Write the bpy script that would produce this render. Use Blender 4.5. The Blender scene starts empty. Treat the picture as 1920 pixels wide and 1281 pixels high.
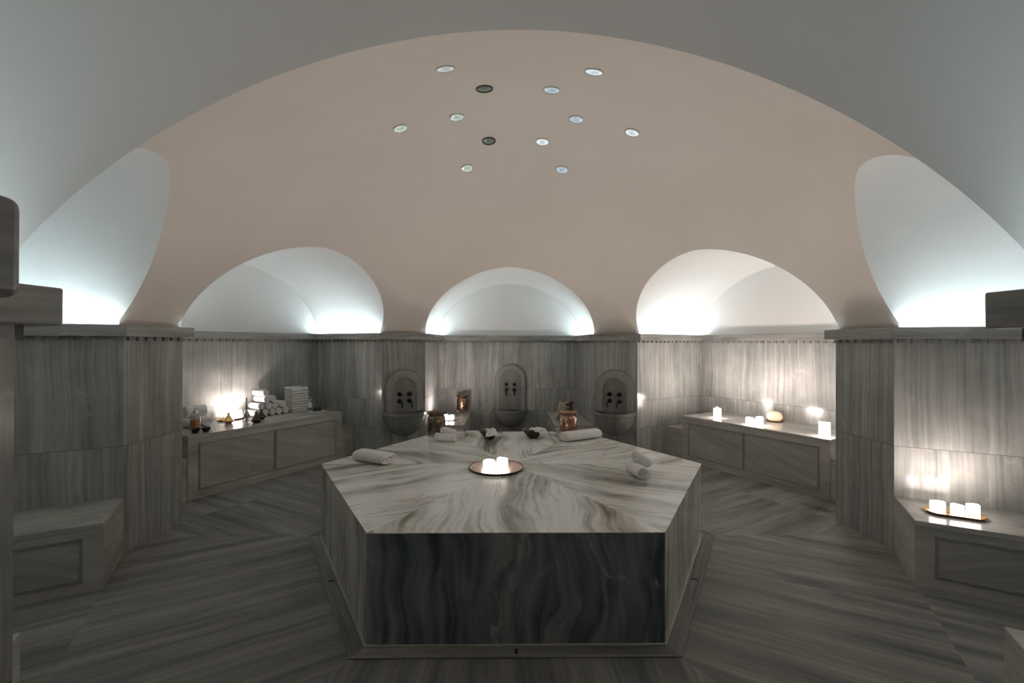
import bpy, math, random
from mathutils import Vector, Matrix, noise as mnoise
random.seed(7)
SC = bpy.context.scene
COL = SC.collection
PI = math.pi

# ------------------------------------------------------------------ dimensions
AP, PW = 2.8425, 0.299            # pillar apothem, half width
NA, NH = 2.6112, 1.1622           # niche opening distance, niche half width
ND = 1.292                        # niche depth
NB = NA + ND
ZB, ZT = 1.587, 1.673             # cornice bottom / top
OV = 0.065                        # cornice overhang
DR, DZ = 3.3065, 0.0897           # dome sphere
VC, VS, VN = 2.5325, 1.7072, 1.79 # vault crown, spring, exponent
TR, TH = 1.528, 0.579             # platform circumradius, height
BH, BW = 0.417, 0.538             # low bench height, width

def az(a):
    return Vector((math.cos(math.radians(a)), math.sin(math.radians(a)), 0.0))
def at(k, a, t, z=0.0):           # niche frame -> world
    A = az(k); return A * a + Vector((-A.y, A.x, 0)) * t + Vector((0, 0, z))

# ------------------------------------------------------------------ materials
class NT:
    def __init__(s, name):
        s.m = bpy.data.materials.new(name); s.m.use_nodes = True
        s.t = s.m.node_tree; s.t.nodes.clear()
        s.out = s.n('ShaderNodeOutputMaterial')
    def n(s, typ, **kw):
        x = s.t.nodes.new(typ)
        for k, v in kw.items():
            if hasattr(x, k): setattr(x, k, v)
        return x
    def l(s, a, b): s.t.links.new(a, b)
    def val(s, sock, v):
        if hasattr(v, 'is_output') or isinstance(v, bpy.types.NodeSocket): s.l(v, sock)
        else: sock.default_value = v
    def math(s, op, a, b=0.0, c=0.0):
        x = s.n('ShaderNodeMath'); x.operation = op
        for i, v in enumerate((a, b, c)): s.val(x.inputs[i], v)
        return x.outputs[0]
    def comb(s, a, b, c=0.0):
        x = s.n('ShaderNodeCombineXYZ')
        for i, v in enumerate((a, b, c)): s.val(x.inputs[i], v)
        return x.outputs[0]
    def noise(s, vec, scale=1.0, detail=3.0, rough=0.5):
        x = s.n('ShaderNodeTexNoise'); s.l(vec, x.inputs['Vector'])
        x.inputs['Scale'].default_value = scale; x.inputs['Detail'].default_value = detail
        x.inputs['Roughness'].default_value = rough
        return x.outputs['Fac']
    def ramp(s, fac, stops, interp='LINEAR'):
        x = s.n('ShaderNodeValToRGB'); s.l(fac, x.inputs[0]); x.color_ramp.interpolation = interp
        e = x.color_ramp.elements
        while len(e) < len(stops): e.new(0.5)
        for i, (p, c) in enumerate(stops):
            e[i].position = p; e[i].color = (*c, 1) if len(c) == 3 else c
        return x.outputs[0]
    def mix(s, fac, a, b, blend='MIX'):
        x = s.n('ShaderNodeMix'); x.data_type = 'RGBA'; x.blend_type = blend
        s.val(x.inputs[0], fac)
        for sock, v in ((x.inputs[6], a), (x.inputs[7], b)):
            if isinstance(v, bpy.types.NodeSocket): s.l(v, sock)
            else: sock.default_value = (*v, 1)
        return x.outputs[2]
    def bsdf(s, color=None, rough=0.5, metal=0.0, **kw):
        b = s.n('ShaderNodeBsdfPrincipled')
        if color is not None:
            if isinstance(color, bpy.types.NodeSocket): s.l(color, b.inputs['Base Color'])
            else: b.inputs['Base Color'].default_value = (*color, 1)
        s.val(b.inputs['Roughness'], rough); b.inputs['Metallic'].default_value = metal
        for k, v in kw.items():
            k = k.replace('_', ' ')
            if isinstance(v, tuple) and len(v) == 3: v = (*v, 1)
            s.val(b.inputs[k], v)
        s.l(b.outputs[0], s.out.inputs[0]); s.b = b
        return b
    def bump(s, h, strength=0.3, dist=0.01):
        x = s.n('ShaderNodeBump'); s.l(h, x.inputs['Height'])
        x.inputs['Strength'].default_value = strength; x.inputs['Distance'].default_value = dist
        s.l(x.outputs[0], s.b.inputs['Normal'])

def marble(name, cols, rough=0.17, band=2.2, fine=26.0, warp=0.25, along=0.14, vein=0.5, joints=(), carve=None, stains=(), contrast=1.0, wavef=0.9, spec=0.45, shift=0.0):
    """veined marble: UV.x runs across the veins, UV.y along them (metres)"""
    t = NT(name)
    uv = t.n('ShaderNodeUVMap'); uv.uv_map = 'UVMap'
    sp = t.n('ShaderNodeSeparateXYZ'); t.l(uv.outputs[0], sp.inputs[0])
    u, v = sp.outputs[0], sp.outputs[1]
    v0 = v
    for z in joints:                                   # each course of slabs has its own veining
        u = t.math('ADD', u, t.math('MULTIPLY', t.math('GREATER_THAN', v0, z), 5.37))
    w = t.noise(t.comb(t.math('MULTIPLY', u, wavef), t.math('MULTIPLY', v, wavef * 0.8)), 1.0, 2.0)
    w2 = t.noise(t.comb(t.math('MULTIPLY', u, 4.0), t.math('MULTIPLY', v, 2.2), 3.1), 1.0, 2.0)
    uu = t.math('ADD', u, t.math('MULTIPLY', t.math('SUBTRACT', w, 0.5), warp * 2))
    uu = t.math('ADD', uu, t.math('MULTIPLY', t.math('SUBTRACT', w2, 0.5), warp * 0.22))
    b1 = t.noise(t.comb(t.math('MULTIPLY', uu, band), t.math('MULTIPLY', v, along * band)), 1.0, 4.0, 0.62)
    b2 = t.noise(t.comb(t.math('MULTIPLY', uu, fine), t.math('MULTIPLY', v, along * fine * 0.22), 7.7), 1.0, 3.0, 0.6)
    b3 = t.noise(t.comb(t.math('MULTIPLY', u, 3.0), t.math('MULTIPLY', v, 2.0), 1.7), 2.0, 5.0, 0.65)
    f = t.math('ADD', t.math('MULTIPLY', b1, 0.62 - shift), t.math('ADD', t.math('MULTIPLY', b2, 0.26 + shift * 0.6), t.math('MULTIPLY', b3, 0.12 + shift * 0.4)))
    f = t.math('ADD', t.math('MULTIPLY', t.math('SUBTRACT', f, 0.5), contrast), 0.5)
    c = t.ramp(f, [(0.28, cols[0]), (0.42, cols[1]), (0.53, cols[2]), (0.70, cols[3])])
    vn = t.noise(t.comb(t.math('ADD', t.math('MULTIPLY', uu, 2.6), t.math('MULTIPLY', v, 0.5)), t.math('MULTIPLY', v, 0.9), 9.3), 1.0, 3.0, 0.55)
    line = t.math('SUBTRACT', 1.0, t.math('MULTIPLY', t.math('ABSOLUTE', t.math('SUBTRACT', vn, 0.5)), 90.0))
    line = t.math('MAXIMUM', line, 0.0)
    mask = t.math('MAXIMUM', t.math('MULTIPLY', t.math('SUBTRACT', b3, 0.45), 4.0), 0.0)
    line = t.math('MINIMUM', t.math('MULTIPLY', t.math('MULTIPLY', line, mask), vein), 1.0)
    c = t.mix(line, c, (0.55, 0.54, 0.51))
    if stains:
        tc = t.n('ShaderNodeTexCoord'); so = t.n('ShaderNodeSeparateXYZ'); t.l(tc.outputs['Object'], so.inputs[0])
        for (cx, cy, ang, lx, ly, amt) in stains:
            ca, sa = math.cos(ang), math.sin(ang)
            dx = t.math('SUBTRACT', so.outputs[0], cx); dy = t.math('SUBTRACT', so.outputs[1], cy)
            p = t.math('DIVIDE', t.math('ADD', t.math('MULTIPLY', dx, ca), t.math('MULTIPLY', dy, sa)), lx)
            q = t.math('DIVIDE', t.math('SUBTRACT', t.math('MULTIPLY', dy, ca), t.math('MULTIPLY', dx, sa)), ly)
            d = t.math('SUBTRACT', 1.0, t.math('ADD', t.math('MULTIPLY', p, p), t.math('MULTIPLY', q, q)))
            sn = t.noise(t.comb(t.math('MULTIPLY', uu, 11.0), t.math('MULTIPLY', v, 2.4), 4.4), 1.0, 4.0, 0.65)
            d = t.math('ADD', d, t.math('MULTIPLY', t.math('SUBTRACT', sn, 0.55), 3.2))
            d = t.math('MINIMUM', t.math('MAXIMUM', d, 0.0), 1.0)
            c = t.mix(t.math('MULTIPLY', d, amt), c, (0.035, 0.042, 0.044))
    for z in joints:
        j = t.math('LESS_THAN', t.math('ABSOLUTE', t.math('SUBTRACT', v0, z)), 0.0022)
        c = t.mix(t.math('MULTIPLY', j, 0.6), c, (0.04, 0.038, 0.035))
    rr = t.math('ADD', rough - 0.04, t.math('MULTIPLY', b3, 0.09))
    h = t.math('MULTIPLY', b3, 0.10)
    if carve:
        s3 = carve                                     # carved lattice of triangles and hexagons
        lines = None
        for ang in (0.0, 60.0, 120.0):
            ca, sa = math.cos(math.radians(ang)), math.sin(math.radians(ang))
            p = t.math('ADD', t.math('MULTIPLY', u, ca / s3), t.math('MULTIPLY', v0, sa / s3))
            for o in (0.0, 0.5):
                e = t.math('ABSOLUTE', t.math('SUBTRACT', t.math('FRACT', t.math('ADD', p, 0.17 + o * 0.46)), 0.5))
                e = t.math('SUBTRACT', 1.0, t.math('MINIMUM', t.math('MULTIPLY', e, 13.0), 1.0))
                lines = e if lines is None else t.math('MAXIMUM', lines, e)
        h = t.math('ADD', h, t.math('MULTIPLY', lines, 1.0))
        c = t.mix(t.math('MULTIPLY', lines, 0.14), c, (0.34, 0.33, 0.30))
        rr = t.math('ADD', rr, 0.2)
    t.bsdf(c, rr, 0.0, **{'Specular_IOR_Level': spec})
    t.bump(h, 0.16 if carve else 0.06, 0.004)
    return t.m

GREY = [(0.142, 0.152, 0.153), (0.248, 0.255, 0.247), (0.345, 0.345, 0.328), (0.50, 0.495, 0.47)]
M = {}
for nm, jt in (('wall', (0.42, 0.79)), ('wall_tall', (0.79,))):
    M[nm] = marble(nm + ' marble', GREY, 0.135, joints=jt, band=4.6, fine=46, warp=0.06, along=0.06, vein=0.45, contrast=1.2, wavef=1.3, shift=0.17)
M['slab'] = marble('bench marble', [(0.23, 0.23, 0.22), (0.365, 0.357, 0.336), (0.48, 0.464, 0.432), (0.62, 0.60, 0.56)], 0.16, band=4.5, fine=36, warp=0.07, along=0.2, vein=0.9)
M['ledge'] = marble('cornice marble', [(0.11, 0.112, 0.11), (0.20, 0.198, 0.19), (0.28, 0.272, 0.255), (0.40, 0.385, 0.36)], 0.22, band=11, fine=60, warp=0.05, along=0.1, vein=0.5)
M['carved'] = marble('carved marble', [(0.21, 0.21, 0.20), (0.32, 0.315, 0.296), (0.42, 0.407, 0.38), (0.55, 0.53, 0.495)], 0.2, band=5, fine=36, warp=0.07, carve=0.10, vein=0.6)
M['table'] = marble('platform marble', [(0.17, 0.158, 0.122), (0.51, 0.52, 0.48), (0.80, 0.83, 0.80), (0.90, 0.92, 0.90)], 0.20, band=5.5, fine=44, warp=0.15, along=0.11, vein=1.8, contrast=1.75, wavef=1.6, spec=0.35)
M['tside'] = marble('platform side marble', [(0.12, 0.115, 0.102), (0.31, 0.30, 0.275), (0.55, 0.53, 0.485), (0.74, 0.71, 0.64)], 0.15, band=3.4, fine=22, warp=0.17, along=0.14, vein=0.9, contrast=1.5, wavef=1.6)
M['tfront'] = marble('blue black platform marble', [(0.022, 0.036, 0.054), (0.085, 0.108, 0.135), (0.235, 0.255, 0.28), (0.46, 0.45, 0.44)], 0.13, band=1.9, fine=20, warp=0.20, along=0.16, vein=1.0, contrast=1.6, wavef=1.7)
M['floor'] = marble('floor marble', [(0.075, 0.077, 0.075), (0.15, 0.148, 0.139), (0.22, 0.214, 0.198), (0.33, 0.317, 0.29)], 0.50, band=7.5, fine=44, warp=0.06, along=0.07, vein=0.06, contrast=1.25, spec=0.12,
                    stains=((1.98, -0.78, math.radians(-38), 0.36, 0.11, 0.85), (2.88, 0.62, math.radians(-60), 0.2, 0.09, 0.8), (2.25, -0.42, math.radians(-30), 0.3, 0.05, 0.6)))
M['basin'] = marble('basin marble', [(0.115, 0.12, 0.118), (0.175, 0.178, 0.168), (0.23, 0.228, 0.212), (0.31, 0.305, 0.285)], 0.25, band=3, fine=20, warp=0.1, vein=0.3)

def m_plaster():
    t = NT('lime plaster')
    tc = t.n('ShaderNodeTexCoord')
    n1 = t.noise(tc.outputs['Object'], 0.9, 5.0, 0.6); n2 = t.noise(tc.outputs['Object'], 60.0, 3.0, 0.6)
    c = t.ramp(n1, [(0.3, (0.70, 0.685, 0.66)), (0.7, (0.76, 0.745, 0.72))])
    t.bsdf(c, 0.85, 0.0, **{'Specular_IOR_Level': 0.2}); t.bump(n2, 0.04, 0.004)
    return t.m
M['plaster'] = m_plaster()
def m_dome():
    t = NT('dome plaster')
    tc = t.n('ShaderNodeTexCoord')
    n1 = t.noise(tc.outputs['Object'], 0.8, 6.0, 0.6); n2 = t.noise(tc.outputs['Object'], 60.0, 3.0, 0.6)
    c = t.ramp(n1, [(0.3, (0.66, 0.60, 0.545)), (0.7, (0.71, 0.65, 0.59))])
    t.bsdf(c, 0.8, 0.0, **{'Specular_IOR_Level': 0.2}); t.bump(n2, 0.04, 0.004)
    return t.m
M['dome'] = m_dome()
def m_towel():
    t = NT('white terry cotton')
    tc = t.n('ShaderNodeTexCoord')
    n = t.noise(tc.outputs['Object'], 380.0, 2.0, 0.6); n2 = t.noise(tc.outputs['Object'], 40.0, 3.0)
    c = t.ramp(n2, [(0.3, (0.70, 0.70, 0.685)), (0.7, (0.80, 0.80, 0.785))])
    t.bsdf(c, 0.95, 0.0, **{'Specular_IOR_Level': 0.1, 'Sheen_Weight': 0.25}); t.bump(n, 0.5, 0.003)
    return t.m
M['towel'] = m_towel()
def m_simple(name, col, rough, metal=0.0, **kw):
    t = NT(name); tc = t.n('ShaderNodeTexCoord')
    n = t.noise(tc.outputs['Object'], 25.0, 3.0)
    c = t.ramp(n, [(0.3, tuple(x * 0.85 for x in col)), (0.7, tuple(min(1, x * 1.1) for x in col))])
    t.bsdf(c, rough, metal, **kw); return t.m
def m_hammered(name, col, rough):
    t = NT(name); tc = t.n('ShaderNodeTexCoord')
    v = t.n('ShaderNodeTexVoronoi'); t.l(tc.outputs['Object'], v.inputs['Vector']); v.inputs['Scale'].default_value = 70.0
    n = t.noise(tc.outputs['Object'], 12.0, 3.0)
    c = t.ramp(n, [(0.3, tuple(x * 0.6 for x in col)), (0.7, col)])
    t.bsdf(c, rough, 1.0); t.bump(v.outputs['Distance'], 0.45, 0.004); return t.m
M['copper'] = m_hammered('hammered copper', (0.52, 0.31, 0.22), 0.2)
M['darkcopper'] = m_hammered('tarnished copper', (0.22, 0.165, 0.125), 0.24)
M['tray_copper'] = m_simple('worn copper tray', (0.60, 0.45, 0.36), 0.32, 0.9)
M['darkrim'] = m_simple('blackened metal', (0.05, 0.042, 0.038), 0.35, 0.8)
M['bronze'] = m_simple('black bronze', (0.018, 0.017, 0.016), 0.35, 0.7)
M['gold'] = m_simple('gilt brass', (0.78, 0.48, 0.18), 0.25, 1.0)
M['silver'] = m_simple('aged silver', (0.35, 0.36, 0.34), 0.22, 1.0)
M['brown'] = m_simple('dark brown ornate metal', (0.05, 0.028, 0.017), 0.35, 0.8)
M['blackbowl'] = m_simple('black glaze', (0.012, 0.014, 0.015), 0.3, 0.0)
M['bowl'] = m_hammered('dark tinned copper', (0.13, 0.112, 0.098), 0.42)
M['tan'] = m_simple('beige woven cotton', (0.36, 0.31, 0.23), 0.95, 0.0)
M['white_plastic'] = m_simple('white plastic', (0.62, 0.66, 0.67), 0.4)
M['label'] = m_simple('slate paper label', (0.10, 0.13, 0.14), 0.6)
M['white_ceramic'] = m_simple('white ceramic', (0.6, 0.58, 0.55), 0.3)
M['amber'] = m_simple('amber oil', (0.62, 0.16, 0.05), 0.12, 0.0)
M['wick'] = m_simple('burnt wick', (0.02, 0.015, 0.01), 0.9)
M['slot'] = m_simple('drain slot', (0.010, 0.009, 0.008), 0.7)
def m_glass():
    t = NT('clear glass'); a = t.n('ShaderNodeBsdfTransparent'); a.inputs[0].default_value = (0.93, 0.96, 0.95, 1)
    b = t.n('ShaderNodeBsdfGlossy'); b.inputs['Roughness'].default_value = 0.04
    f = t.n('ShaderNodeLayerWeight'); f.inputs['Blend'].default_value = 0.35
    k = t.math('ADD', t.math('MULTIPLY', f.outputs['Facing'], 0.35), 0.05)
    m = t.n('ShaderNodeMixShader'); t.l(k, m.inputs[0]); t.l(a.outputs[0], m.inputs[1]); t.l(b.outputs[0], m.inputs[2]); t.l(m.outputs[0], t.out.inputs[0]); return t.m
M['glass'] = m_glass()
def m_emit(name, col, s, surface=None):
    t = NT(name)
    if surface is None:
        e = t.n('ShaderNodeEmission'); e.inputs[0].default_value = (*col, 1); e.inputs[1].default_value = s
        t.l(e.outputs[0], t.out.inputs[0])
    else:
        t.bsdf(surface, 0.5, 0.0, **{'Emission_Color': col, 'Emission_Strength': s})
    return t.m
CAND = (1.0, 0.865, 0.795)
for nm, fl, wx in (('hi', 3500.0, 19.0), ('mid', 4400.0, 16.0), ('low', 1750.0, 12.0), ('warm', 2700.0, 14.0)):
    M['flame_' + nm] = m_emit('candle flame ' + nm, CAND, fl)
    M['wax_' + nm] = m_emit('glowing candle wax ' + nm, CAND, wx, (0.85, 0.78, 0.66))
M['globe'] = m_emit('glowing onyx globe', (1.0, 0.66, 0.38), 0.55, (0.75, 0.62, 0.46))
M['led'] = m_emit('cool white led', (0.74, 0.93, 1.0), 128.0)
M['led_entry'] = m_emit('cool white led dimmed', (0.74, 0.93, 1.0), 56.0)
def m_lens(name, col, s, base):
    t = NT(name)
    g = t.n('ShaderNodeTexCoord'); sp = t.n('ShaderNodeSeparateXYZ'); t.l(g.outputs['Object'], sp.inputs[0])
    r = t.math('SQRT', t.math('ADD', t.math('POWER', sp.outputs[0], 2.0), t.math('POWER', sp.outputs[1], 2.0)))
    n = t.noise(g.outputs['Object'], 55.0, 3.0)
    f = t.math('MULTIPLY', t.math('ADD', 0.1, t.math('MULTIPLY', n, 1.2)), s)
    f = t.math('MULTIPLY', f, t.math('ADD', 0.65, t.math('MULTIPLY', t.math('POWER', t.math('DIVIDE', r, 0.05), 3.0), 1.3)))
    t.bsdf(base, 0.12, 0.0, **{'Emission_Color': col, 'Emission_Strength': f})
    return t.m
M['lens_bright'] = m_lens('lit glass bright', (0.82, 0.93, 1.0), 0.75, (0.5, 0.55, 0.56))
M['lens_blue'] = m_lens('lit glass blue', (0.62, 0.80, 0.95), 0.5, (0.4, 0.48, 0.52))
M['lens_dark'] = m_lens('unlit green glass', (0.5, 0.62, 0.52), 0.06, (0.16, 0.20, 0.17))
M['lens_mid'] = m_lens('pale green glass', (0.78, 0.92, 0.86), 0.45, (0.4, 0.46, 0.42))
M['chrome'] = m_simple('pale metal rim', (0.6, 0.62, 0.60), 0.3, 0.6)

def m_border():
    t = NT('carved border marble')
    tc = t.n('ShaderNodeTexCoord')
    v = t.n('ShaderNodeTexVoronoi'); t.l(tc.outputs['Object'], v.inputs['Vector']); v.inputs['Scale'].default_value = 58.0; v.inputs['Randomness'].default_value = 0.6
    n = t.noise(tc.outputs['Object'], 30.0, 3.0)
    c = t.ramp(n, [(0.3, (0.235, 0.235, 0.22)), (0.7, (0.315, 0.31, 0.29))])
    t.bsdf(c, 0.4); t.bump(v.outputs['Distance'], 0.4, 0.006)
    return t.m
M['border'] = m_border()

# ------------------------------------------------------------------ mesh builder
class MB:
    def __init__(s): s.v = []; s.f = []; s.uv = []
    def face(s, pts, vdir=None, seed=0.0, org=None):
        pts = [Vector(p) for p in pts]
        i = len(s.v); s.v += pts; s.f.append(list(range(i, i + len(pts))))
        s._uv(pts, vdir, seed, org)
    def _uv(s, pts, vdir, seed, org=None):
        n = Vector((0, 0, 0))
        for a, b in zip(pts, pts[1:] + pts[:1]): n += a.cross(b)
        n = n.normalized() if n.length > 1e-12 else Vector((0, 0, 1))
        V = Vector(vdir) if vdir is not None else Vector((0, 0, 1))
        V = V - n * V.dot(n)
        if V.length < 1e-3:
            V = Vector((1, 0, 0)); V = V - n * V.dot(n)
            if V.length < 1e-3: V = Vector((0, 1, 0)) - n * n.y
        V.normalize(); U = V.cross(n)
        o = Vector(org) if org is not None else Vector((0, 0, 0))
        s.uv.append([((p - o).dot(U) + seed, (p - o).dot(V)) for p in pts])
    def grid(s, rows, closed=False, vdir=None, seed=0.0, uax=None):
        """rows of equal length joined by quads (shared vertices)"""
        b = len(s.v); m = len(rows[0])
        for r in rows: s.v += [Vector(p) for p in r]
        U = Vector(uax) if uax else None
        for i in range(len(rows) - 1):
            for j in range(m if closed else m - 1):
                q = [b + i * m + j, b + i * m + (j + 1) % m, b + (i + 1) * m + (j + 1) % m, b + (i + 1) * m + j]
                s.f.append(q)
                if U: s.uv.append([(s.v[k].dot(U) + seed, s.v[k].z) for k in q])
                else: s._uv([s.v[k] for k in q], vdir, seed)
        return b
    def cap(s, idx, flip=False, vdir=None, seed=0.0):
        q = list(idx)[::-1] if flip else list(idx)
        s.f.append(q); s._uv([s.v[k] for k in q], vdir, seed)
    def box(s, c, d, rz=0.0, vdir=None, seed=0.0):
        c = Vector(c); R = Matrix.Rotation(rz, 3, 'Z'); h = Vector(d) / 2
        P = lambda x, y, z: c + R @ Vector((x * h.x, y * h.y, z * h.z))
        for q in (((-1,-1,-1),(-1,1,-1),(1,1,-1),(1,-1,-1)), ((-1,-1,1),(1,-1,1),(1,1,1),(-1,1,1)),
                  ((-1,-1,-1),(1,-1,-1),(1,-1,1),(-1,-1,1)), ((1,1,-1),(-1,1,-1),(-1,1,1),(1,1,1)),
                  ((-1,1,-1),(-1,-1,-1),(-1,-1,1),(-1,1,1)), ((1,-1,-1),(1,1,-1),(1,1,1),(1,-1,1))):
            s.face([P(*p) for p in q], vdir, seed)
    def prism(s, poly, z0, z1, vdir=None, seed=0.0, top=True, bot=True, sidev=None, seeds=True, topv=None):
        n = len(poly); p = [Vector((q[0], q[1], 0)) for q in poly]
        zz = lambda q, z: Vector((q.x, q.y, z))
        for i in range(n):
            a, b = p[i], p[(i + 1) % n]
            s.face([zz(a, z0), zz(b, z0), zz(b, z1), zz(a, z1)], sidev or vdir, seed + (i * 3.71 if seeds else 0))
        if top: s.face([zz(q, z1) for q in p], topv or vdir, seed + 1.9)
        if bot: s.face([zz(q, z0) for q in reversed(p)], topv or vdir, seed + 2.9)
    def lathe(s, prof, seg=32, c=(0, 0, 0), capb=True, capt=True, a0=0.0):
        c = Vector(c); rows = []
        for r, z in prof:
            rows.append([c + Vector((r * math.cos(a0 + 2 * PI * j / seg), r * math.sin(a0 + 2 * PI * j / seg), z)) for j in range(seg)])
        b = s.grid(rows, True)
        if capb: s.cap(range(b, b + seg), True)
        if capt: k = b + (len(rows) - 1) * seg; s.cap(range(k, k + seg))
    def tube(s, path, rad, seg=12, caps=True):
        path = [Vector(p) for p in path]; rows = []
        if not isinstance(rad, (list, tuple)): rad = [rad] * len(path)
        up = Vector((0, 0, 1))
        for i, p in enumerate(path):
            d = (path[min(i + 1, len(path) - 1)] - path[max(i - 1, 0)]).normalized()
            a = d.cross(up)
            if a.length < 1e-3: a = d.cross(Vector((0, 1, 0)))
            a.normalize(); e = a.cross(d).normalized()
            rows.append([p + a * (rad[i] * math.cos(2 * PI * j / seg)) - e * (rad[i] * math.sin(2 * PI * j / seg)) for j in range(seg)])
        b = s.grid(rows, True)
        if caps:
            s.cap(range(b, b + seg), True); k = b + (len(rows) - 1) * seg; s.cap(range(k, k + seg))
    def build(s, name, mat, parent=None, smooth=False, loc=None, rot=None, bevel=0.0, angle=40):
        me = bpy.data.meshes.new(name)
        me.from_pydata([tuple(p) for p in s.v], [], s.f)
        uvl = me.uv_layers.new(name='UVMap')
        k = 0
        for f in s.uv:
            for q in f: uvl.data[k].uv = q; k += 1
        me.materials.append(M[mat] if isinstance(mat, str) else mat)
        if smooth:
            for p in me.polygons: p.use_smooth = True
            try: me.set_sharp_from_angle(angle=math.radians(angle))
            except Exception: pass
        me.update()
        o = bpy.data.objects.new(name, me); COL.objects.link(o)
        if parent: o.parent = parent
        if loc is not None: o.location = loc
        if rot is not None: o.rotation_euler = rot
        if bevel:
            w = o.modifiers.new('weld', 'WELD'); w.merge_threshold = 0.0002
            bv = o.modifiers.new('bevel', 'BEVEL'); bv.width = bevel; bv.segments = 2; bv.limit_method = 'ANGLE'; bv.angle_limit = math.radians(35)
        return o

def tag(o, label, cat, group=None, kind=None):
    if label: o['label'] = label
    if cat: o['category'] = cat
    if group: o['group'] = group
    if kind: o['kind'] = kind
    return o
def thing(name, label, cat, loc=(0, 0, 0), rz=0.0, group=None):
    o = bpy.data.objects.new(name, None); COL.objects.link(o); o.empty_display_size = 0.05
    o.location = loc; o.rotation_euler = (0, 0, rz)
    return tag(o, label, cat, group)
def struct(o): o['kind'] = 'structure'; return o
def dup(root, loc=None, rz=None, label=None, rot=None):
    r = root.copy(); COL.objects.link(r)
    if loc is not None: r.location = loc
    if rz is not None: r.rotation_euler = (0, 0, rz)
    if rot is not None: r.rotation_euler = rot
    if label: r['label'] = label
    for ch in list(root.children):
        c = ch.copy(); COL.objects.link(c); c.parent = r
        for g in ch.children:
            d = g.copy(); COL.objects.link(d); d.parent = c
    return r

# ------------------------------------------------------------------ floor
R7 = 7.2
mb = MB()
tan30 = math.tan(math.radians(30))
for i in range(6):
    k = 30 + 60 * i; A = az(k); B = Vector((-A.y, A.x, 0))
    a1 = 2.62
    mb.face([(0, 0, 0), A * a1 - B * (a1 * tan30), A * a1 + B * (a1 * tan30)], A, 11.3 * i)
    mb.face([A * a1 - B * (a1 * tan30), A * R7 - B * (R7 * tan30), A * R7 + B * (R7 * tan30), A * a1 + B * (a1 * tan30)], A, 71.3 + 13.1 * i)
struct(mb.build('floor', 'floor'))

# ------------------------------------------------------------------ walls: pillars and niche backs
SIDE = {0: 'right', 60: 'back_right', 120: 'back_left', 180: 'left', 240: 'front_left', 300: 'front_right'}
NSIDE = {30: 'right_niche', 90: 'back_niche', 150: 'left_niche', 210: 'near_left_niche', 330: 'near_right_niche'}
FD = 0.70                                              # the entrance niche is shallower and ends at a doorway
def depth(k): return FD if k % 360 == 270 else ND
def pcorner(k, s, off=0.0, inn=0.0): 
    A = az(k); B = Vector((-A.y, A.x, 0)); return A * (AP - off) + B * (s * (PW + inn))
for i, k in enumerate(range(0, 360, 60)):
    a, b = pcorner(k, -1), pcorner(k, 1)
    poly = [a, a + az(k - 30) * (depth(k - 30) + 0.0), b + az(k + 30) * depth(k + 30), b]
    mb = MB(); mb.prism(poly[::-1] if False else poly, 0, ZB, (0, 0, 1), 20.7 * i, top=False, bot=False)
    struct(mb.build('wall_' + SIDE[k], 'wall' if k in (60, 120) else 'wall_tall'))
for i, k in enumerate(NSIDE):
    mb = MB()
    p = [at(k, NB, -NH), at(k, NB + 0.2, -NH), at(k, NB + 0.2, NH), at(k, NB, NH)]
    mb.prism(p, 0, ZB, (0, 0, 1), 150 + 9.3 * i, top=False, bot=False)
    struct(mb.build('wall_' + NSIDE[k], 'wall'))
# entrance: jambs of the doorway behind the camera, short corridor
JX = 0.54; JY = -(NA + FD)
for s, nm in ((-1, 'entrance_left'), (1, 'entrance_right')):
    mb = MB(); mb.box((s * (JX + NH + 0.05) / 2, (JY - 5.2) / 2, ZB / 2), (NH + 0.05 - JX, abs(-5.2 - JY), ZB), 0, (0, 0, 1), 210 + s * 7)
    struct(mb.build('wall_' + nm, 'wall'))
    mb = MB(); mb.box((s * (JX + NH + 0.05) / 2, (JY - 5.2) / 2, (ZB + 2.7) / 2), (NH + 0.05 - JX, abs(-5.2 - JY), 2.7 - ZB))
    struct(mb.build('wall_%s_upper' % nm, 'plaster'))
mb = MB(); mb.box((0, -5.25, 1.2), (2 * JX, 0.1, 2.4), 0, (0, 0, 1), 260); struct(mb.build('wall_corridor_end', 'wall'))
mb = MB(); mb.box((0, (JY - 5.2) / 2, 2.5), (2 * JX, 5.2 + JY, 0.4)); struct(mb.build('ceiling_corridor', 'plaster'))

# ------------------------------------------------------------------ ceiling: dome and vaults
def arch_x(z): return NH * max(1 - ((z - VS) / (VC - VS)) ** VN, 0) ** (1 / VN)
ZR = [VS + (VC - VS) * math.sin(PI / 2 * i / 32) for i in range(33)]           # heights sampled along every arch
xs = [-arch_x(z) for z in ZR] + [arch_x(z) for z in ZR[-2::-1]]
zs = ZR + ZR[-2::-1]
def sph_r(z): return math.sqrt(DR * DR - (z - DZ) ** 2)
def arch_a(x, z): return math.sqrt(sph_r(z) ** 2 - x * x)
ZL = ZT - 0.03
mb = MB(); MC = 40
THC = math.asin((VC - DZ) / DR)
for i in range(6):
    k = 30 + 60 * i; rows = []
    for z in [ZL] + ZR:
        zz = max(z, VS); b = math.degrees(math.atan2(arch_x(zz), arch_a(arch_x(zz), zz))); r = sph_r(zz)
        rows.append([az(k + b + (60 - 2 * b) * j / MC) * r + Vector((0, 0, z)) for j in range(MC + 1)])
    for q in range(1, 41):
        th = THC + (PI / 2 - THC) * q / 40 * (0.9995 if q == 40 else 1)
        rows.append([az(k + 60 * j / MC) * (DR * math.cos(th)) + Vector((0, 0, DZ + DR * math.sin(th))) for j in range(MC + 1)])
    mb.grid(rows)
dome = struct(mb.build('ceiling', 'dome', smooth=True, angle=180))
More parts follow.
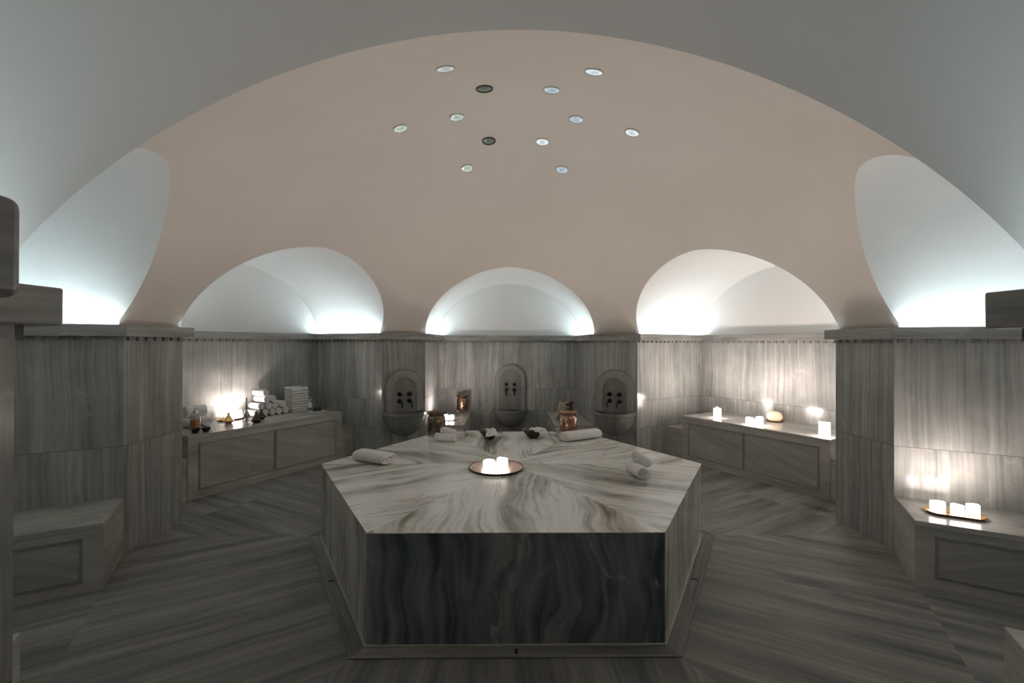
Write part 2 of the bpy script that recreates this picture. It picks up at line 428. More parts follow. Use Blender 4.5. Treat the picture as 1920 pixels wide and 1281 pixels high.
dome.data.normals_split_custom_set_from_vertices([(v.co - Vector((0, 0, DZ))).normalized() for v in dome.data.vertices])
for i in range(6):
    k = 30 + 60 * i; dd = depth(k); mb = MB()
    X = [-NH] + xs + [NH]; Z = [ZB] + zs + [ZB]
    X0 = [arch_a(x, max(z, VS)) for x, z in zip(X, Z)]
    rws = []
    for j in range(9):
        f = j / 8
        rws.append([at(k, a + (NA + dd - a) * f, x, z) for x, z, a in zip(X, Z, X0)])
    mb.grid(rws)
    struct(mb.build('ceiling', 'plaster', smooth=True, angle=35))
    mb = MB()
    if k != 270:
        mb.face([at(k, NA + dd, x, z) for x, z in zip(X, Z)])
        struct(mb.build('wall_%s_lunette' % NSIDE[k % 360], 'plaster'))
    else:
        pts = [(x, z) for x, z in zip(xs, zs)]
        for s in (-1, 1):                              # plaster either side of the entrance opening
            side = [(s * JX, ZB)] + [(s * NH, ZB)] + [(x, z) for x, z in (pts if s < 0 else pts[::-1]) if s * x > JX]
            side.append((s * JX, VS + (VC - VS) * (1 - (JX / NH) ** VN) ** (1 / VN)))
            mb.face([(x, JY, z) for x, z in side])
        mid = [(-JX, 2.3), (JX, 2.3)] + [(x, z) for x, z in pts[::-1] if abs(x) < JX]
        mb.face([(x, JY, z) for x, z in mid])
        struct(mb.build('wall_entrance_lunette', 'plaster'))

# ------------------------------------------------------------------ cornice (trim), dentils, led strips
def dentils(mb, p, q, out, seed):
    d = q - p; L = d.length; d.normalize(); n = max(1, int(L / 0.080)); st = L / n
    rz = math.atan2(d.y, d.x)
    for j in range(n):
        c = p + d * (st * (j + 0.5)) + out * 0.010
        mb.box((c.x, c.y, ZB - 0.0145), (0.040, 0.020, 0.029), rz, d, seed + j * 1.7)
tn = 0
for i, k in enumerate(range(0, 360, 60)):
    tn += 1
    nl, nr = k - 30, k + 30
    a, b = pcorner(k, -1), pcorner(k, 1)
    A = az(k); B = Vector((-A.y, A.x, 0))
    ia, ib = -Vector((-az(nl).y, az(nl).x, 0)), Vector((-az(nr).y, az(nr).x, 0))   # outwards into each niche
    ia, ib = (ia if ia.dot(B) < 0 else -ia), (ib if ib.dot(B) > 0 else -ib)
    fa, fb = pcorner(k, -1, OV, OV * 0.85), pcorner(k, 1, OV, OV * 0.85)
    ea = a + az(nl) * (depth(nl) + 0.05) + ia * OV; eb = b + az(nr) * (depth(nr) + 0.05) + ib * OV
    la = a + az(nl) * (depth(nl) + 0.05) - ia * 0.1; lb = b + az(nr) * (depth(nr) + 0.05) - ib * 0.1
    mid = A * (AP + 0.25)
    mb = MB()
    mb.prism([fa, ea, la, mid, lb, eb, fb], ZB, ZT, None, 30.1 * i, sidev=None)
    # along-the-ledge veins: rebuild with per-side directions
    mb = MB(); poly = [fa, ea, la, mid, lb, eb, fb]
    for j in range(len(poly)):
        p, q = poly[j], poly[(j + 1) % len(poly)]
        mb.face([(p.x, p.y, ZB), (q.x, q.y, ZB), (q.x, q.y, ZT), (p.x, p.y, ZT)], q - p, 40.3 * i + 6.1 * j)
    mb.face([(p.x, p.y, ZT) for p in poly], B, 17.7 * i); mb.face([(p.x, p.y, ZB) for p in reversed(poly)], B, 18.7 * i)
    tr = struct(mb.build('trim_%d' % tn, 'ledge', bevel=0.004))
    mb = MB(); dentils(mb, a, b, -A, i * 9.0)
    dentils(mb, a, a + az(nl) * depth(nl), ia, i * 11.0); dentils(mb, b, b + az(nr) * depth(nr), ib, i * 13.0)
    mb.build('dentil_band', 'ledge', tr)
    for nn, c, o_ in ((nl, a, ia), (nr, b, ib)):
        mb = MB(); dd = az(nn); L = depth(nn) - 0.06
        cc = c + dd * (0.03 + L / 2) + o_ * 0.034
        mb.box((cc.x, cc.y, ZT - 0.002), (L, 0.014, 0.0056), math.atan2(dd.y, dd.x))
        mb.build('led_strip', 'led_entry' if nn % 360 == 270 else 'led', tr)
for i, k in enumerate(NSIDE):
    tn += 1
    mb = MB(); B = at(k, 0, 1)
    poly = [at(k, NB - OV, -NH), at(k, NB + 0.15, -NH), at(k, NB + 0.15, NH), at(k, NB - OV, NH)]
    for j in range(4):
        p, q = poly[j], poly[(j + 1) % 4]
        mb.face([(p.x, p.y, ZB), (q.x, q.y, ZB), (q.x, q.y, ZT), (p.x, p.y, ZT)], q - p, 300 + 41.3 * i + 6.1 * j)
    mb.face([(p.x, p.y, ZT) for p in poly], B, 17.7 * i); mb.face([(p.x, p.y, ZB) for p in reversed(poly)], B, 18.7 * i)
    tr = struct(mb.build('trim_%d' % tn, 'ledge', bevel=0.004))
    mb = MB(); dentils(mb, at(k, NB, -NH), at(k, NB, NH), -az(k), 5.0 * i); mb.build('dentil_band', 'ledge', tr)
for s in (-1, 1):
    tn += 1; mb = MB(); J = JX - OV
    mb.box((s * (J + NH) / 2, (JY + OV - 4.4) / 2, (ZB + ZT) / 2), (NH - J, abs(-4.4 - JY - OV), ZT - ZB), 0, (0, 1, 0), 33 * s)
    jl = struct(mb.build('trim_%d' % tn, 'ledge', bevel=0.010)); jl.modifiers['bevel'].segments = 5

# ------------------------------------------------------------------ dome glass lenses
RC = Vector((0.026, 0.0, 0))
pos_names = {0: 'right', 60: 'far right', 120: 'far left', 180: 'left', 240: 'near left', 300: 'near right'}
lens_mat = {(0, 0): 'lens_blue', (0, 60): 'lens_bright', (0, 120): 'lens_dark', (0, 180): 'lens_mid', (0, 240): 'lens_dark', (0, 300): 'lens_blue',
            (1, 0): 'lens_bright', (1, 60): 'lens_blue', (1, 120): 'lens_mid', (1, 180): 'lens_mid', (1, 240): 'lens_mid', (1, 300): 'lens_bright'}
look = {'lens_blue': 'pale blue', 'lens_bright': 'brightly lit white', 'lens_dark': 'dark green', 'lens_mid': 'pale green'}
for ring, rho in ((0, 0.4817), (1, 0.9336)):
    for k in range(0, 360, 60):
        p = RC + az(k) * rho; p.z = DZ + math.sqrt(DR ** 2 - p.x ** 2 - p.y ** 2)
        n = (p - Vector((0, 0, DZ))).normalized()
        mt = lens_mat[(ring, k)]
        t = thing('skylight_lens', '%s round glass lens in the dome, %s of the %s ring' % (look[mt], pos_names[k], ('inner', 'outer')[ring]), 'skylight', p - n * 0.001, 0, 'glass lenses in the dome')
        t.rotation_mode = 'QUATERNION'; t.rotation_quaternion = (-n).to_track_quat('Z', 'Y')
        mb = MB(); mb.lathe([(0.062, -0.004), (0.062, 0.004), (0.059, 0.006), (0.052, 0.006), (0.050, 0.001), (0.050, -0.004)], 32, capb=False, capt=False)
        mb.build('rim', 'chrome' if mt != 'lens_dark' else 'darkrim', t, True)
        mb = MB(); mb.lathe([(0.051, 0.0005), (0.045, 0.003), (0.036, 0.002), (0.030, 0.005), (0.018, 0.0045), (0.008, 0.007), (0.001, 0.0075)], 32, capb=False)
        mb.build('glass', mt, t, True, angle=60)

# ------------------------------------------------------------------ central platform
ROT = 0.04
t = thing('marble_platform', 'large hexagonal marble platform in the middle of the room', 'platform', (0, 0, 0), math.radians(ROT))
V6 = [az(60 * i) * TR for i in range(6)]
mb = MB()
for i in range(6):
    a, b = V6[i], V6[(i + 1) % 6]; d = az(30 + 60 * i)
    mb.face([(0, 0, TH), (a.x, a.y, TH), (b.x, b.y, TH)], d, 7.13 * i + 3.0)
    mb.face([(a.x, a.y, TH - 0.004), (b.x, b.y, TH - 0.004), (b.x, b.y, TH), (a.x, a.y, TH)], (0, 0, 1), 7.13 * i + 3.0)
mb.build('top', 'table', t)
for i in range(6):
    a, b = V6[i] * 0.9995, V6[(i + 1) % 6] * 0.9995; d = az(30 + 60 * i); mb = MB()
    mb.prism([a, b, b - d * 0.03, a - d * 0.03], 0.0, TH - 0.0042, (0, 0, 1), 7.13 * i + 90.0)
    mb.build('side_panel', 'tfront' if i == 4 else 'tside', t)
# gutter round its foot
g = thing('floor_gutter', 'hexagonal marble drain gutter round the foot of the platform', 'gutter')
def hexring(mb, r0, r1, z0, z1, seed=0):
    for i in range(6):
        a, b = az(60 * i), az(60 * i + 60); d = b - a
        P = [a * r1, b * r1, b * r0, a * r0]
        for p, q in ((0, 1), (2, 3)):
            mb.face([(P[p].x, P[p].y, z0), (P[q].x, P[q].y, z0), (P[q].x, P[q].y, z1), (P[p].x, P[p].y, z1)], d, seed + i * 4.4)
        mb.face([(p.x, p.y, z1) for p in P], d, seed + i * 4.4)
mb = MB(); hexring(mb, TR + 0.088, TR + 0.108, 0.0, 0.007); mb.build('outer_lip', 'floor', g)
mb = MB(); hexring(mb, TR + 0.004, TR + 0.088, 0.0, 0.003, 30); mb.build('channel', 'floor', g)
mb = MB(); hexring(mb, TR + 0.001, TR + 0.013, 0.0, 0.012, 60); mb.build('inner_lip', 'slab', g)
for i in range(6):
    mb = MB(); c = az(30 + 60 * i) * ((TR + 0.052) * math.cos(PI / 6)); d = az(30 + 60 * i)
    mb.box((c.x, c.y, 0.0035), (0.035, 0.014, 0.004), math.atan2(d.y, d.x)); mb.build('drain_slot', 'slot', g)

# ------------------------------------------------------------------ benches
def panel(parent, k, a_face, t0, t1, z0, z1, axis_t, seed, out):
    """carved panel with a raised frame on a vertical face; P(s) point along the face"""
    def P(s, z, o): return (a_face(s) + out * o) + Vector((0, 0, z))
    mb = MB(); e = 0.012
    dirn = (a_face(1) - a_face(0)).normalized()
    mb.face([P(t0 + e, z0 + e, 0.003), P(t1 - e, z0 + e, 0.003), P(t1 - e, z1 - e, 0.003), P(t0 + e, z1 - e, 0.003)], dirn + Vector((0, 0, 0.3)), seed)
    # give it thickness
    q = [P(t0 + e, z0 + e, 0.003), P(t1 - e, z0 + e, 0.003), P(t1 - e, z1 - e, 0.003), P(t0 + e, z1 - e, 0.003)]
    for i in range(4):
        a, b = q[i], q[(i + 1) % 4]; mb.face([a - out * 0.006, b - out * 0.006, b, a], (0, 0, 1), seed)
    pn = mb.build('carved_panel', 'carved', parent)
    mb = MB()
    for (s0, s1, za, zb) in ((t0, t1, z0, z0 + e), (t0, t1, z1 - e, z1), (t0, t0 + e, z0 + e, z1 - e), (t1 - e, t1, z0 + e, z1 - e)):
        f = [P(s0, za, 0.009), P(s1, za, 0.009), P(s1, zb, 0.009), P(s0, zb, 0.009)]
        mb.face(f, dirn, seed + 2)
        for i in range(4):
            a, b = f[i], f[(i + 1) % 4]; mb.face([a - out * 0.012, b - out * 0.012, b, a], dirn, seed + 2)
    mb.build('panel_frame', 'border', pn)
    return pn
def side_bench(k, s, label, with_panel=True):
    t = thing('marble_bench', label, 'bench', (0, 0, 0), 0, 'low marble benches along the niche walls')
    B = at(k, 0, 1)
    t0, t1 = s * (NH - BW), s * NH
    a0, a1 = NA, NB
    poly = [at(k, a0, t0), at(k, a0, t1), at(k, a1, t1), at(k, a1, t0)]
    if s > 0: pass
    else: poly = poly[::-1]
    mb = MB(); mb.prism(poly[::-1], 0, BH - 0.035, (0, 0, 1), k + 3.3 * s, sidev=az(k)); mb.build('base', 'slab', t)
    e = 0.0
    mb = MB(); mb.prism(poly[::-1], BH - 0.0345, BH, az(k), k * 1.3 + 5.1 * s, sidev=az(k), topv=az(k)); mb.build('seat_slab', 'slab', t, bevel=0.004)
    if with_panel:
        panel(t, k, lambda q: at(k, a0 + q, t0), 0.10, ND - 0.10, 0.075, 0.338, None, k + s, -B * s)
    return t
side_bench(330, 1, 'low marble bench under the gilt candle tray at the right')
side_bench(330, -1, 'low marble bench whose corner shows at the bottom right edge')
side_bench(210, -1, 'bare low marble bench in the near left niche')
side_bench(210, 1, 'low marble bench corner behind the dark wall at the bottom left edge')
side_bench(90, 1, 'low marble bench left of the middle basin, holding candles and a copper pail')
side_bench(90, -1, 'low marble bench right of the middle basin, holding a cloth-draped pail')
def step_bench(k, hz, r0, r1, label):
    t = thing('stepped_bench', label, 'bench', (0, 0, 0), 0, 'high stepped benches in the side niches')
    A = az(k); B = at(k, 0, 1); af = 3.13
    rect = lambda a0, a1, t0, t1: [at(k, a0, t0), at(k, a1, t0), at(k, a1, t1), at(k, a0, t1)]
    for t0, t1 in ((-NH, r0), (r1, NH)):
        mb = MB(); mb.prism(rect(af + 0.006, NB, t0, t1), 0, BH, B, k + t0, sidev=B, topv=B); mb.build('step', 'slab', t, bevel=0.003)
    mb = MB(); mb.prism(rect(af, NB, r0, r1), 0, hz - 0.035, B, k + 8.0, sidev=B); mb.build('base', 'slab', t)
    m_ = (r0 + r1) / 2 + 0.02
    for u0, u1, sd in ((r0, m_, 0), (m_ + 0.001, r1, 9)):
        mb = MB(); mb.prism(rect(af, NB, u0, u1), hz - 0.0345, hz, B, k + 17.0 + sd, sidev=B, topv=B); mb.build('seat_slab', 'slab', t, bevel=0.003)
    panel(t, k, lambda q: at(k, af, q), r0 + 0.10, m_ - 0.003, 0.085, hz - 0.085, None, k + 2, -A)
    panel(t, k, lambda q: at(k, af, q), m_ + 0.003, r1 - 0.10, 0.085, hz - 0.085, None, k + 7, -A)
    return t
HR, HL = 0.60, 0.63
step_bench(30, HR, -0.885, 0.87, 'high marble bench with carved panels and four candle lights in the right niche')
step_bench(150, HL, -0.97, 0.87, 'high marble bench with carved panels and stacked towels in the left niche')

# ------------------------------------------------------------------ wash basins
def make_basin(loc, ang, label, zr, depth_, oval, name='wash_basin'):
    """local frame: wall plane at y=0, basin projects towards -y"""
    t = thing(name, label, 'basin', loc, ang, 'marble wall basins with black taps')
    W, O_, Dp = 0.285, 0.33, depth_
    n = 28
    def ring(sx, z, inset=0.0):
        r = []
        for j in range(n + 1):
            a = PI * j / n
            r.append(((W * sx - inset) * math.cos(a), -max((O_ * (0.12 + 0.88 * sx) - inset), 0.002) * math.sin(a), z))
        return r
    prof_ = [(0.10, -1.0), (0.30, -0.97), (0.50, -0.88), (0.66, -0.75), (0.79, -0.58), (0.88, -0.40), (0.94, -0.22), (0.955, -0.155), (0.985, -0.15), (1.0, -0.13), (1.0, 0.0)]
    rows = [ring(sx, zr + z * Dp) for sx, z in prof_]
    inner = [(0.90, 0.0), (0.88, -0.06), (0.80, -0.35), (0.62, -0.62), (0.35, -0.80), (0.08, -0.85)]
    rows += [ring(sx, zr + z * Dp) for sx, z in inner]
    mb = MB(); mb.grid([[Vector(p) for p in r[::-1]] for r in rows], vdir=(0, 0, 1), seed=loc[0] * 3, uax=(1, 0, 0))
    b = len(mb.v) - (n + 1); mb.cap(range(b, b + n + 1))
    mb.cap(range(0, n + 1), True)
    mb.build('bowl', 'basin', t, True, angle=50)
    # back plate with arched top
    zp0, zp1 = zr - 0.02, zr + 0.565 if not oval else zr + 0.74
    hw = 0.262
    def archpts(h, zb, zt, m=20, rise=1.0):
        r = h * rise; return [(h, zb)] + [(h * math.cos(PI * j / m), zt - r + r * math.sin(PI * j / m)) for j in range(m + 1)] + [(-h, zb)]
    def stad(h, zb, zt, m=20):
        return [(h * math.cos(PI * j / m), zt - h + h * math.sin(PI * j / m)) for j in range(m + 1)] + [(-h * math.cos(PI * j / m), zb + h - h * math.sin(PI * j / m)) for j in range(m + 1)]
    outer = archpts(hw, zp0, zp1)
    mb = MB(); mb.face([(x, -0.010, z) for x, z in outer], (0, 0, 1), loc[0])
    for (x0, z0), (x1, z1) in zip(outer, outer[1:] + outer[:1]): mb.face([(x0, -0.010, z0), (x0, 0.01, z0), (x1, 0.01, z1), (x1, -0.010, z1)], (0, 0, 1), loc[0])
    bp = mb.build('back_plate', 'basin', t)
    # raised carved border between the arch and the inner field
    mb = MB(); m = 48
    def resample(pts, m, closed):
        L = [0]
        for p, q in zip(pts, pts[1:]): L.append(L[-1] + math.dist(p, q))
        out = []
        for j in range(m + 1):
            d = L[-1] * j / m; i = 0
            while i < len(L) - 2 and L[i + 1] < d: i += 1
            f = (d - L[i]) / max(L[i + 1] - L[i], 1e-9)
            out.append((pts[i][0] + (pts[i + 1][0] - pts[i][0]) * f, pts[i][1] + (pts[i + 1][1] - pts[i][1]) * f))
        return out
    if not oval:
        oo = resample(archpts(hw - 0.018, zp0, zp1 - 0.018), m, False); ii = resample(archpts(0.165, zp0, zp1 - 0.118), m, False)
    else:
        oo = resample(archpts(hw - 0.018, zp0, zp1 - 0.018), m, False); ii = resample(archpts(0.178, zp0 + 0.0, zp1 - 0.085), m, False)
    yy = -0.022
    mb.grid([[(x, -0.009, z) for x, z in oo], [(x, yy, z) for x, z in oo], [(x * 0.6 + X * 0.4, yy - 0.004, z * 0.6 + Z * 0.4) for (x, z), (X, Z) in zip(oo, ii)], [(x, yy, z) for x, z in ii], [(x, -0.009, z) for x, z in ii]], uax=(1, 0, 0))
    bo = mb.build('carved_border', M['border'], bp, True, angle=30)
    if oval:
        st = stad(0.172, zp0 + 0.155, zp1 - 0.09)
        mb = MB(); mb.grid([[(x, -0.009, z) for x, z in st], [(x, -0.017, z) for x, z in st], [(x * 0.93, -0.017, (z - zr - .4) * 0.96 + zr + .4) for x, z in st], [(x * 0.93, -0.009, (z - zr - .4) * 0.96 + zr + .4) for x, z in st]], closed=True, uax=(1, 0, 0))
        mb.build('oval_moulding', 'basin', bp, True, angle=30)
    # taps
    zk, zs_ = (0.862, 0.772)
    for s in (-1, 1):
        x = s * 0.0675
        mb = MB(); mb.lathe([(0.030, 0.0), (0.030, 0.007), (0.022, 0.012), (0.013, 0.016), (0.012, 0.034), (0.024, 0.038), (0.026, 0.046), (0.022, 0.056), (0.008, 0.060)], 24)
        mb.build('tap_handle', 'bronze', t, True, (x, -0.009, zk), (PI / 2, 0, 0))
        mb = MB(); mb.lathe([(0.031, 0.0), (0.031, 0.007), (0.023, 0.014), (0.012, 0.018)], 24)
        sp = mb.build('spout', 'bronze', t, True, (x, -0.009, zs_), (PI / 2, 0, 0))
        mb = MB(); pth = [(0, 0, 0.01), (0, 0.004, 0.04), (0, 0.004, 0.075), (0, -0.004, 0.10), (0, -0.022, 0.116), (0, -0.05, 0.122), (0, -0.078, 0.122)]
        mb.tube(pth, [0.013, 0.013, 0.0125, 0.012, 0.012, 0.012, 0.011], 14)
        mb.build('nozzle', 'bronze', sp, True)
    return t
for k, zr, dp, ov, lb in ((60, 0.635, 0.315, False, 'marble half-bowl basin with arched back plate on the right back pillar'),
                          (120, 0.635, 0.315, False, 'marble half-bowl basin with arched back plate on the left back pillar'),
                          (90, 0.455, 0.30, True, 'low marble basin with oval back plate in the middle of the back niche')):
    p = az(k) * ((AP if k != 90 else NB) - 0.0105)
    if k == 90: p.x += 0.02
    make_basin((p.x, p.y, 0), math.radians(k - 90), lb, zr, dp, ov)

# ------------------------------------------------------------------ towels
def strip(path, th, L, jit=0.0, seed=0):
    """a cloth strip: 2D path (y,z) given thickness, swept along x by L with rounded ends"""
    n = len(path); P = [Vector((p[0], p[1])) for p in path]; N = []
    for i in range(n):
        d = (P[min(i + 1, n - 1)] - P[max(i - 1, 0)]).normalized(); N.append(Vector((-d.y, d.x)))
    def loop(h):
        a = [P[i] + N[i] * h for i in range(n)]; b = [P[i] - N[i] * h for i in range(n)]
        s0 = P[0] - (P[1] - P[0]).normalized() * h; s1 = P[-1] + (P[-1] - P[-2]).normalized() * h
        return [s0] + a + [s1] + b[::-1]
    secs = [(-L / 2, 0.35), (-L / 2 + 0.0025, 0.8), (-L / 2 + 0.007, 1.0), (-L / 4, 1.0), (0, 1.0), (L / 4, 1.0), (L / 2 - 0.007, 1.0), (L / 2 - 0.0025, 0.8), (L / 2, 0.35)]
    mb = MB(); rows = []
    for x, f in secs:
        lp = loop(th / 2 * f); row = []
        for j, q in enumerate(lp):
            w = mnoise.noise(Vector((x * 9 + seed, q.x * 14, q.y * 14))) * jit
            row.append((x + (w * 0.8 if abs(x) > L * 0.45 else 0), q.x + w, max(q.y + w * 0.7, 0.0005) if jit else q.y))
        rows.append(row)
    b = mb.grid(rows, True)
    m = len(rows[0])
    for base, fl in ((b, True), (b + (len(rows) - 1) * m, False)):     # ends: quads between the two sides of the strip
        for i in range(n - 1):
            q = [base + 1 + i, base + 2 + i, base + m - 2 - i, base + m - 1 - i]
            mb.cap(q if fl else q[::-1])
        t0 = [base, base + 1, base + m - 1]; t1 = [base + n, base + n + 1, base + n + 2]
        mb.cap(t0 if not fl else t0[::-1]); mb.cap(t1 if not fl else t1[::-1])
    return mb
def spiral(r, th, flat=1.0, core=0.5, wide=0.0):
    n_turn = (r - th * core) / th; pts = []; N = int(n_turn * 30)
    for i in range(N + 1):
        a = 2 * PI * n_turn * i / N; rad = th * core * 0.8 + (r - th / 2 - th * core * 0.8) * i / N
        y = rad * math.cos(a - 2 * PI * n_turn - PI / 2 + 0.5); z = rad * math.sin(a - 2 * PI * n_turn - PI / 2 + 0.5)
        f = min(1.0, rad / (r * 0.9))
        pts.append((y + wide * f * math.copysign(min(1, abs(math.cos(a - 2 * PI * n_turn - PI / 2 + 0.5)) * 1.6), y), z * flat))
    zmin = min(p[1] for p in pts)
    return [(y, z - zmin + th / 2) for y, z in pts]
def towel_mesh(r, L, th=0.013, flat=1.0, wide=0.0, seed=0):
    return strip(spiral(r, th, flat, wide=wide), th * (0.92 if flat == 1 else 0.92 * min(1, flat + 0.15)), L, 0.0022, seed)
def roll(label, loc, rz, r=0.047, L=0.2, th=0.013, flat=1.0, wide=0.0, rot=None, group=None, seed=0, name='rolled_towel'):
    mb = towel_mesh(r, L, th, flat, wide, seed)
    o = mb.build(name, 'towel', None, True, loc, rot or (0, 0, rz), angle=70)
    return tag(o, label, 'towel', group)
G1 = 'rolled towels on the central platform'
roll('large flattened white towel roll on the left corner of the platform', (-1.125, 0.075, TH), math.radians(-30), r=0.062, L=0.33, th=0.021, flat=0.72, wide=0.045, group=G1, seed=1)
roll('large flattened white towel roll on the platform in front of the right copper pail', (0.70, 0.935, TH), math.radians(28), r=0.060, L=0.43, th=0.020, flat=0.80, wide=0.035, group=G1, seed=2)
roll('small white towel roll lying in front of the left copper pail', (-0.645, 0.82, TH), math.radians(-12), r=0.046, L=0.21, group=G1, seed=3)
roll('small white towel roll propped over another in front of the left pail', (-0.635, 0.895, TH + 0.042), 0, r=0.043, L=0.21, rot=(0, math.radians(17), math.radians(62)), group=G1, seed=4)
roll('small white towel roll with spiral end facing out on the platform right side', (0.905, -0.33, TH), math.radians(-80), r=0.046, L=0.20, group=G1, seed=5)
roll('small white towel roll leaning across another on the platform right side', (0.965, -0.215, TH + 0.05), 0, r=0.043, L=0.20, rot=(0, math.radians(24), math.radians(42)), group=G1, seed=6)
# pyramid on the left bench: rolls lie along the niche axis, ends to the room
G2 = 'pyramid of rolled towels on the left bench'
ang150 = math.radians(150 + 180)
base_roll = None
rowname = ['bottom row', 'second row', 'third row', 'top']
ordn = ['first', 'second', 'third', 'fourth', 'fifth']
rows_ = [(5, 0), (4, 0), (2, 0.5), (1, 0.5)]
rr_ = 0.047
for ri, (cnt, sh) in enumerate(rows_):
    for j in range(cnt):
        tt = -0.145 - (j + ri * 0.5 + (sh if ri >= 2 else 0)) * 0.0955 + (0.0955 if ri == 3 else (0.04 if ri == 2 else 0))
        if ri == 0: tt -= 0
        z = HL + ri * 0.0815
        if ri == 3: lab = 'single white towel roll crowning the pyramid of rolls'
        else: lab = 'white towel roll, %s from left in the %s of the pyramid' % (ordn[j], rowname[ri])
        p = at(150, 3.765 + random.uniform(-0.012, 0.006) - (0.03 if ri == 2 and j == 0 else 0), tt, z)
        if base_roll is None:
            base_roll = roll(lab, p, ang150, r=rr_, L=0.225, group=G2, seed=11)
        else:
            o = base_roll.copy(); COL.objects.link(o); o.location = p; o['label'] = lab
            o.rotation_euler = (0, 0, ang150 + random.uniform(-0.06, 0.06))
# three rolls at the left end of the bench
G3 = 'towel rolls behind the amber bottle'
def r150(a, t, z): return at(150, a, t, HL + z)
roll('white towel roll beneath, at the left end of the left bench by the wall', r150(3.60, 0.63, 0.0), ang150, r=0.052, L=0.2, group=G3, seed=21)
roll('white towel roll beneath, just right of the amber bottle', r150(3.62, 0.49, 0.0), ang150, r=0.052, L=0.2, group=G3, seed=22)
roll('fat white towel roll lying on two others behind the amber bottle', r150(3.66, 0.555, 0.103), math.radians(60), r=0.068, L=0.20, th=0.016, group=G3, seed=23)
# folded stack
def folded(label, loc, rz, th=0.0165, W=0.24, Dp=0.2, seed=0, crumple=0.0, group=None):
    pts = []; hy = Dp / 2 - th / 2
    for i in range(9): pts.append((-hy + 0.01 + (2 * hy - 0.02) * i / 8, th / 2))
    for j in range(1, 8): pts.append((hy - 0.01 + th / 2 * math.sin(PI * j / 8), th - th / 2 * math.cos(PI * j / 8)))
    for i in range(9): pts.append((hy - 0.01 - (2 * hy - 0.015) * i / 8, th * 1.5 + crumple * (0.5 + 0.5 * math.cos(i / 8 * 2 * PI))))
    mb = strip(pts, th * 0.93, W, 0.002, seed)
    return tag(mb.build('folded_towel', 'towel', None, True, loc, (0, 0, rz), angle=70), label, 'towel', group)
G4 = 'stack of folded towels on the left bench'
nst = 9
stn = ['lowest', 'second', 'third', 'fourth', 'fifth', 'sixth', 'seventh', 'eighth', 'topmost']
for i in range(nst):
    th = 0.0165 if i < nst - 1 else 0.019
    lab = 'white folded towel, %s of the tall stack beside the rolls' % (stn[i] if i in (0, 8) else stn[i] + ' from the bottom')
    p = at(150, 3.70 + random.uniform(-0.006, 0.006), -0.70 + random.uniform(-0.006, 0.006), HL + i * 0.034)
    folded(lab, p, math.radians(60) + PI + random.uniform(-0.03, 0.03), th, 0.235, 0.2, 40 + i, 0.018 if i == nst - 1 else 0, G4)

# ------------------------------------------------------------------ candles
def make_candle(label, loc, r, h, group, glow='mid', flame=1.0, melt=1):
    t = thing('candle', label, 'candle', loc, random.uniform(0, 6), group)
    mb = MB(); n = 24; rows = []
    wl = max(0.2, 1 - 0.034 / h)
    pr = [(0.97, 0.0), (1.0, 0.06), (1.0, 0.8), (0.98, 0.95), (0.93, 1.0), (0.84, 0.985), (0.76, wl + 0.1), (0.40, wl)]
    for q, z in pr:
        rw = []
        for j in range(n):
            a = 2 * PI * j / n; w = 1 + 0.06 * melt * math.sin(3 * a + r * 90) * max(0, z - 0.6)
            dz = 0.10 * melt * math.sin(2 * a + h * 70) * max(0, z - 0.7)
            rw.append((r * q * w * math.cos(a), r * q * w * math.sin(a), h * (z + dz)))
        rows.append(rw)
    b = mb.grid(rows, True); mb.cap(range(b, b + n), True); mb.cap(range(b + 7 * n, b + 8 * n))
    mb.build('wax_body', 'wax_' + glow, t, True, angle=80)
    mb = MB(); mb.tube([(0, 0, h - 0.036), (0.001, 0, h - 0.022)], 0.0012, 6); mb.build('wick', 'wick', t)
    mb = MB(); z0 = h - 0.029; s = flame
    mb.lathe([(0.001, z0), (0.005 * s, z0 + 0.004), (0.0075 * s, z0 + 0.011 * s), (0.0068 * s, z0 + 0.018 * s), (0.0035 * s, z0 + 0.028 * s), (0.0006, z0 + 0.036 * s)], 12)
    mb.build('flame', 'flame_' + glow, t, True, angle=180)
    return t
GC = 'lit candles'
TC = (-0.128, -0.135)
# copper tray on the platform
t = thing('candle_tray', 'round copper tray holding candles in the centre of the platform', 'tray', (TC[0], TC[1], TH))
mb = MB(); mb.lathe([(0.001, 0.004), (0.19, 0.004), (0.200, 0.007), (0.205, 0.013)], 64, capb=False, capt=False); mb.build('plate', 'tray_copper', t, True)
mb = MB(); mb.lathe([(0.001, 0.0), (0.196, 0.0), (0.210, 0.006), (0.2135, 0.0135), (0.212, 0.0165), (0.206, 0.0165), (0.204, 0.0125)], 64, capb=False, capt=False); mb.build('rim', 'darkrim', t, True)
make_candle('melted lit candle at the left of the central copper tray', (TC[0] - 0.055, TC[1] + 0.015, TH + 0.0045), 0.047, 0.052, GC, 'mid', 0.85)
make_candle('lit candle at the right of the central copper tray', (TC[0] + 0.045, TC[1] + 0.035, TH + 0.0045), 0.043, 0.064, GC, 'mid', 0.85)
make_candle('short lit candle at the front of the central copper tray', (TC[0] + 0.012, TC[1] - 0.055, TH + 0.0045), 0.040, 0.042, GC, 'mid', 0.85)
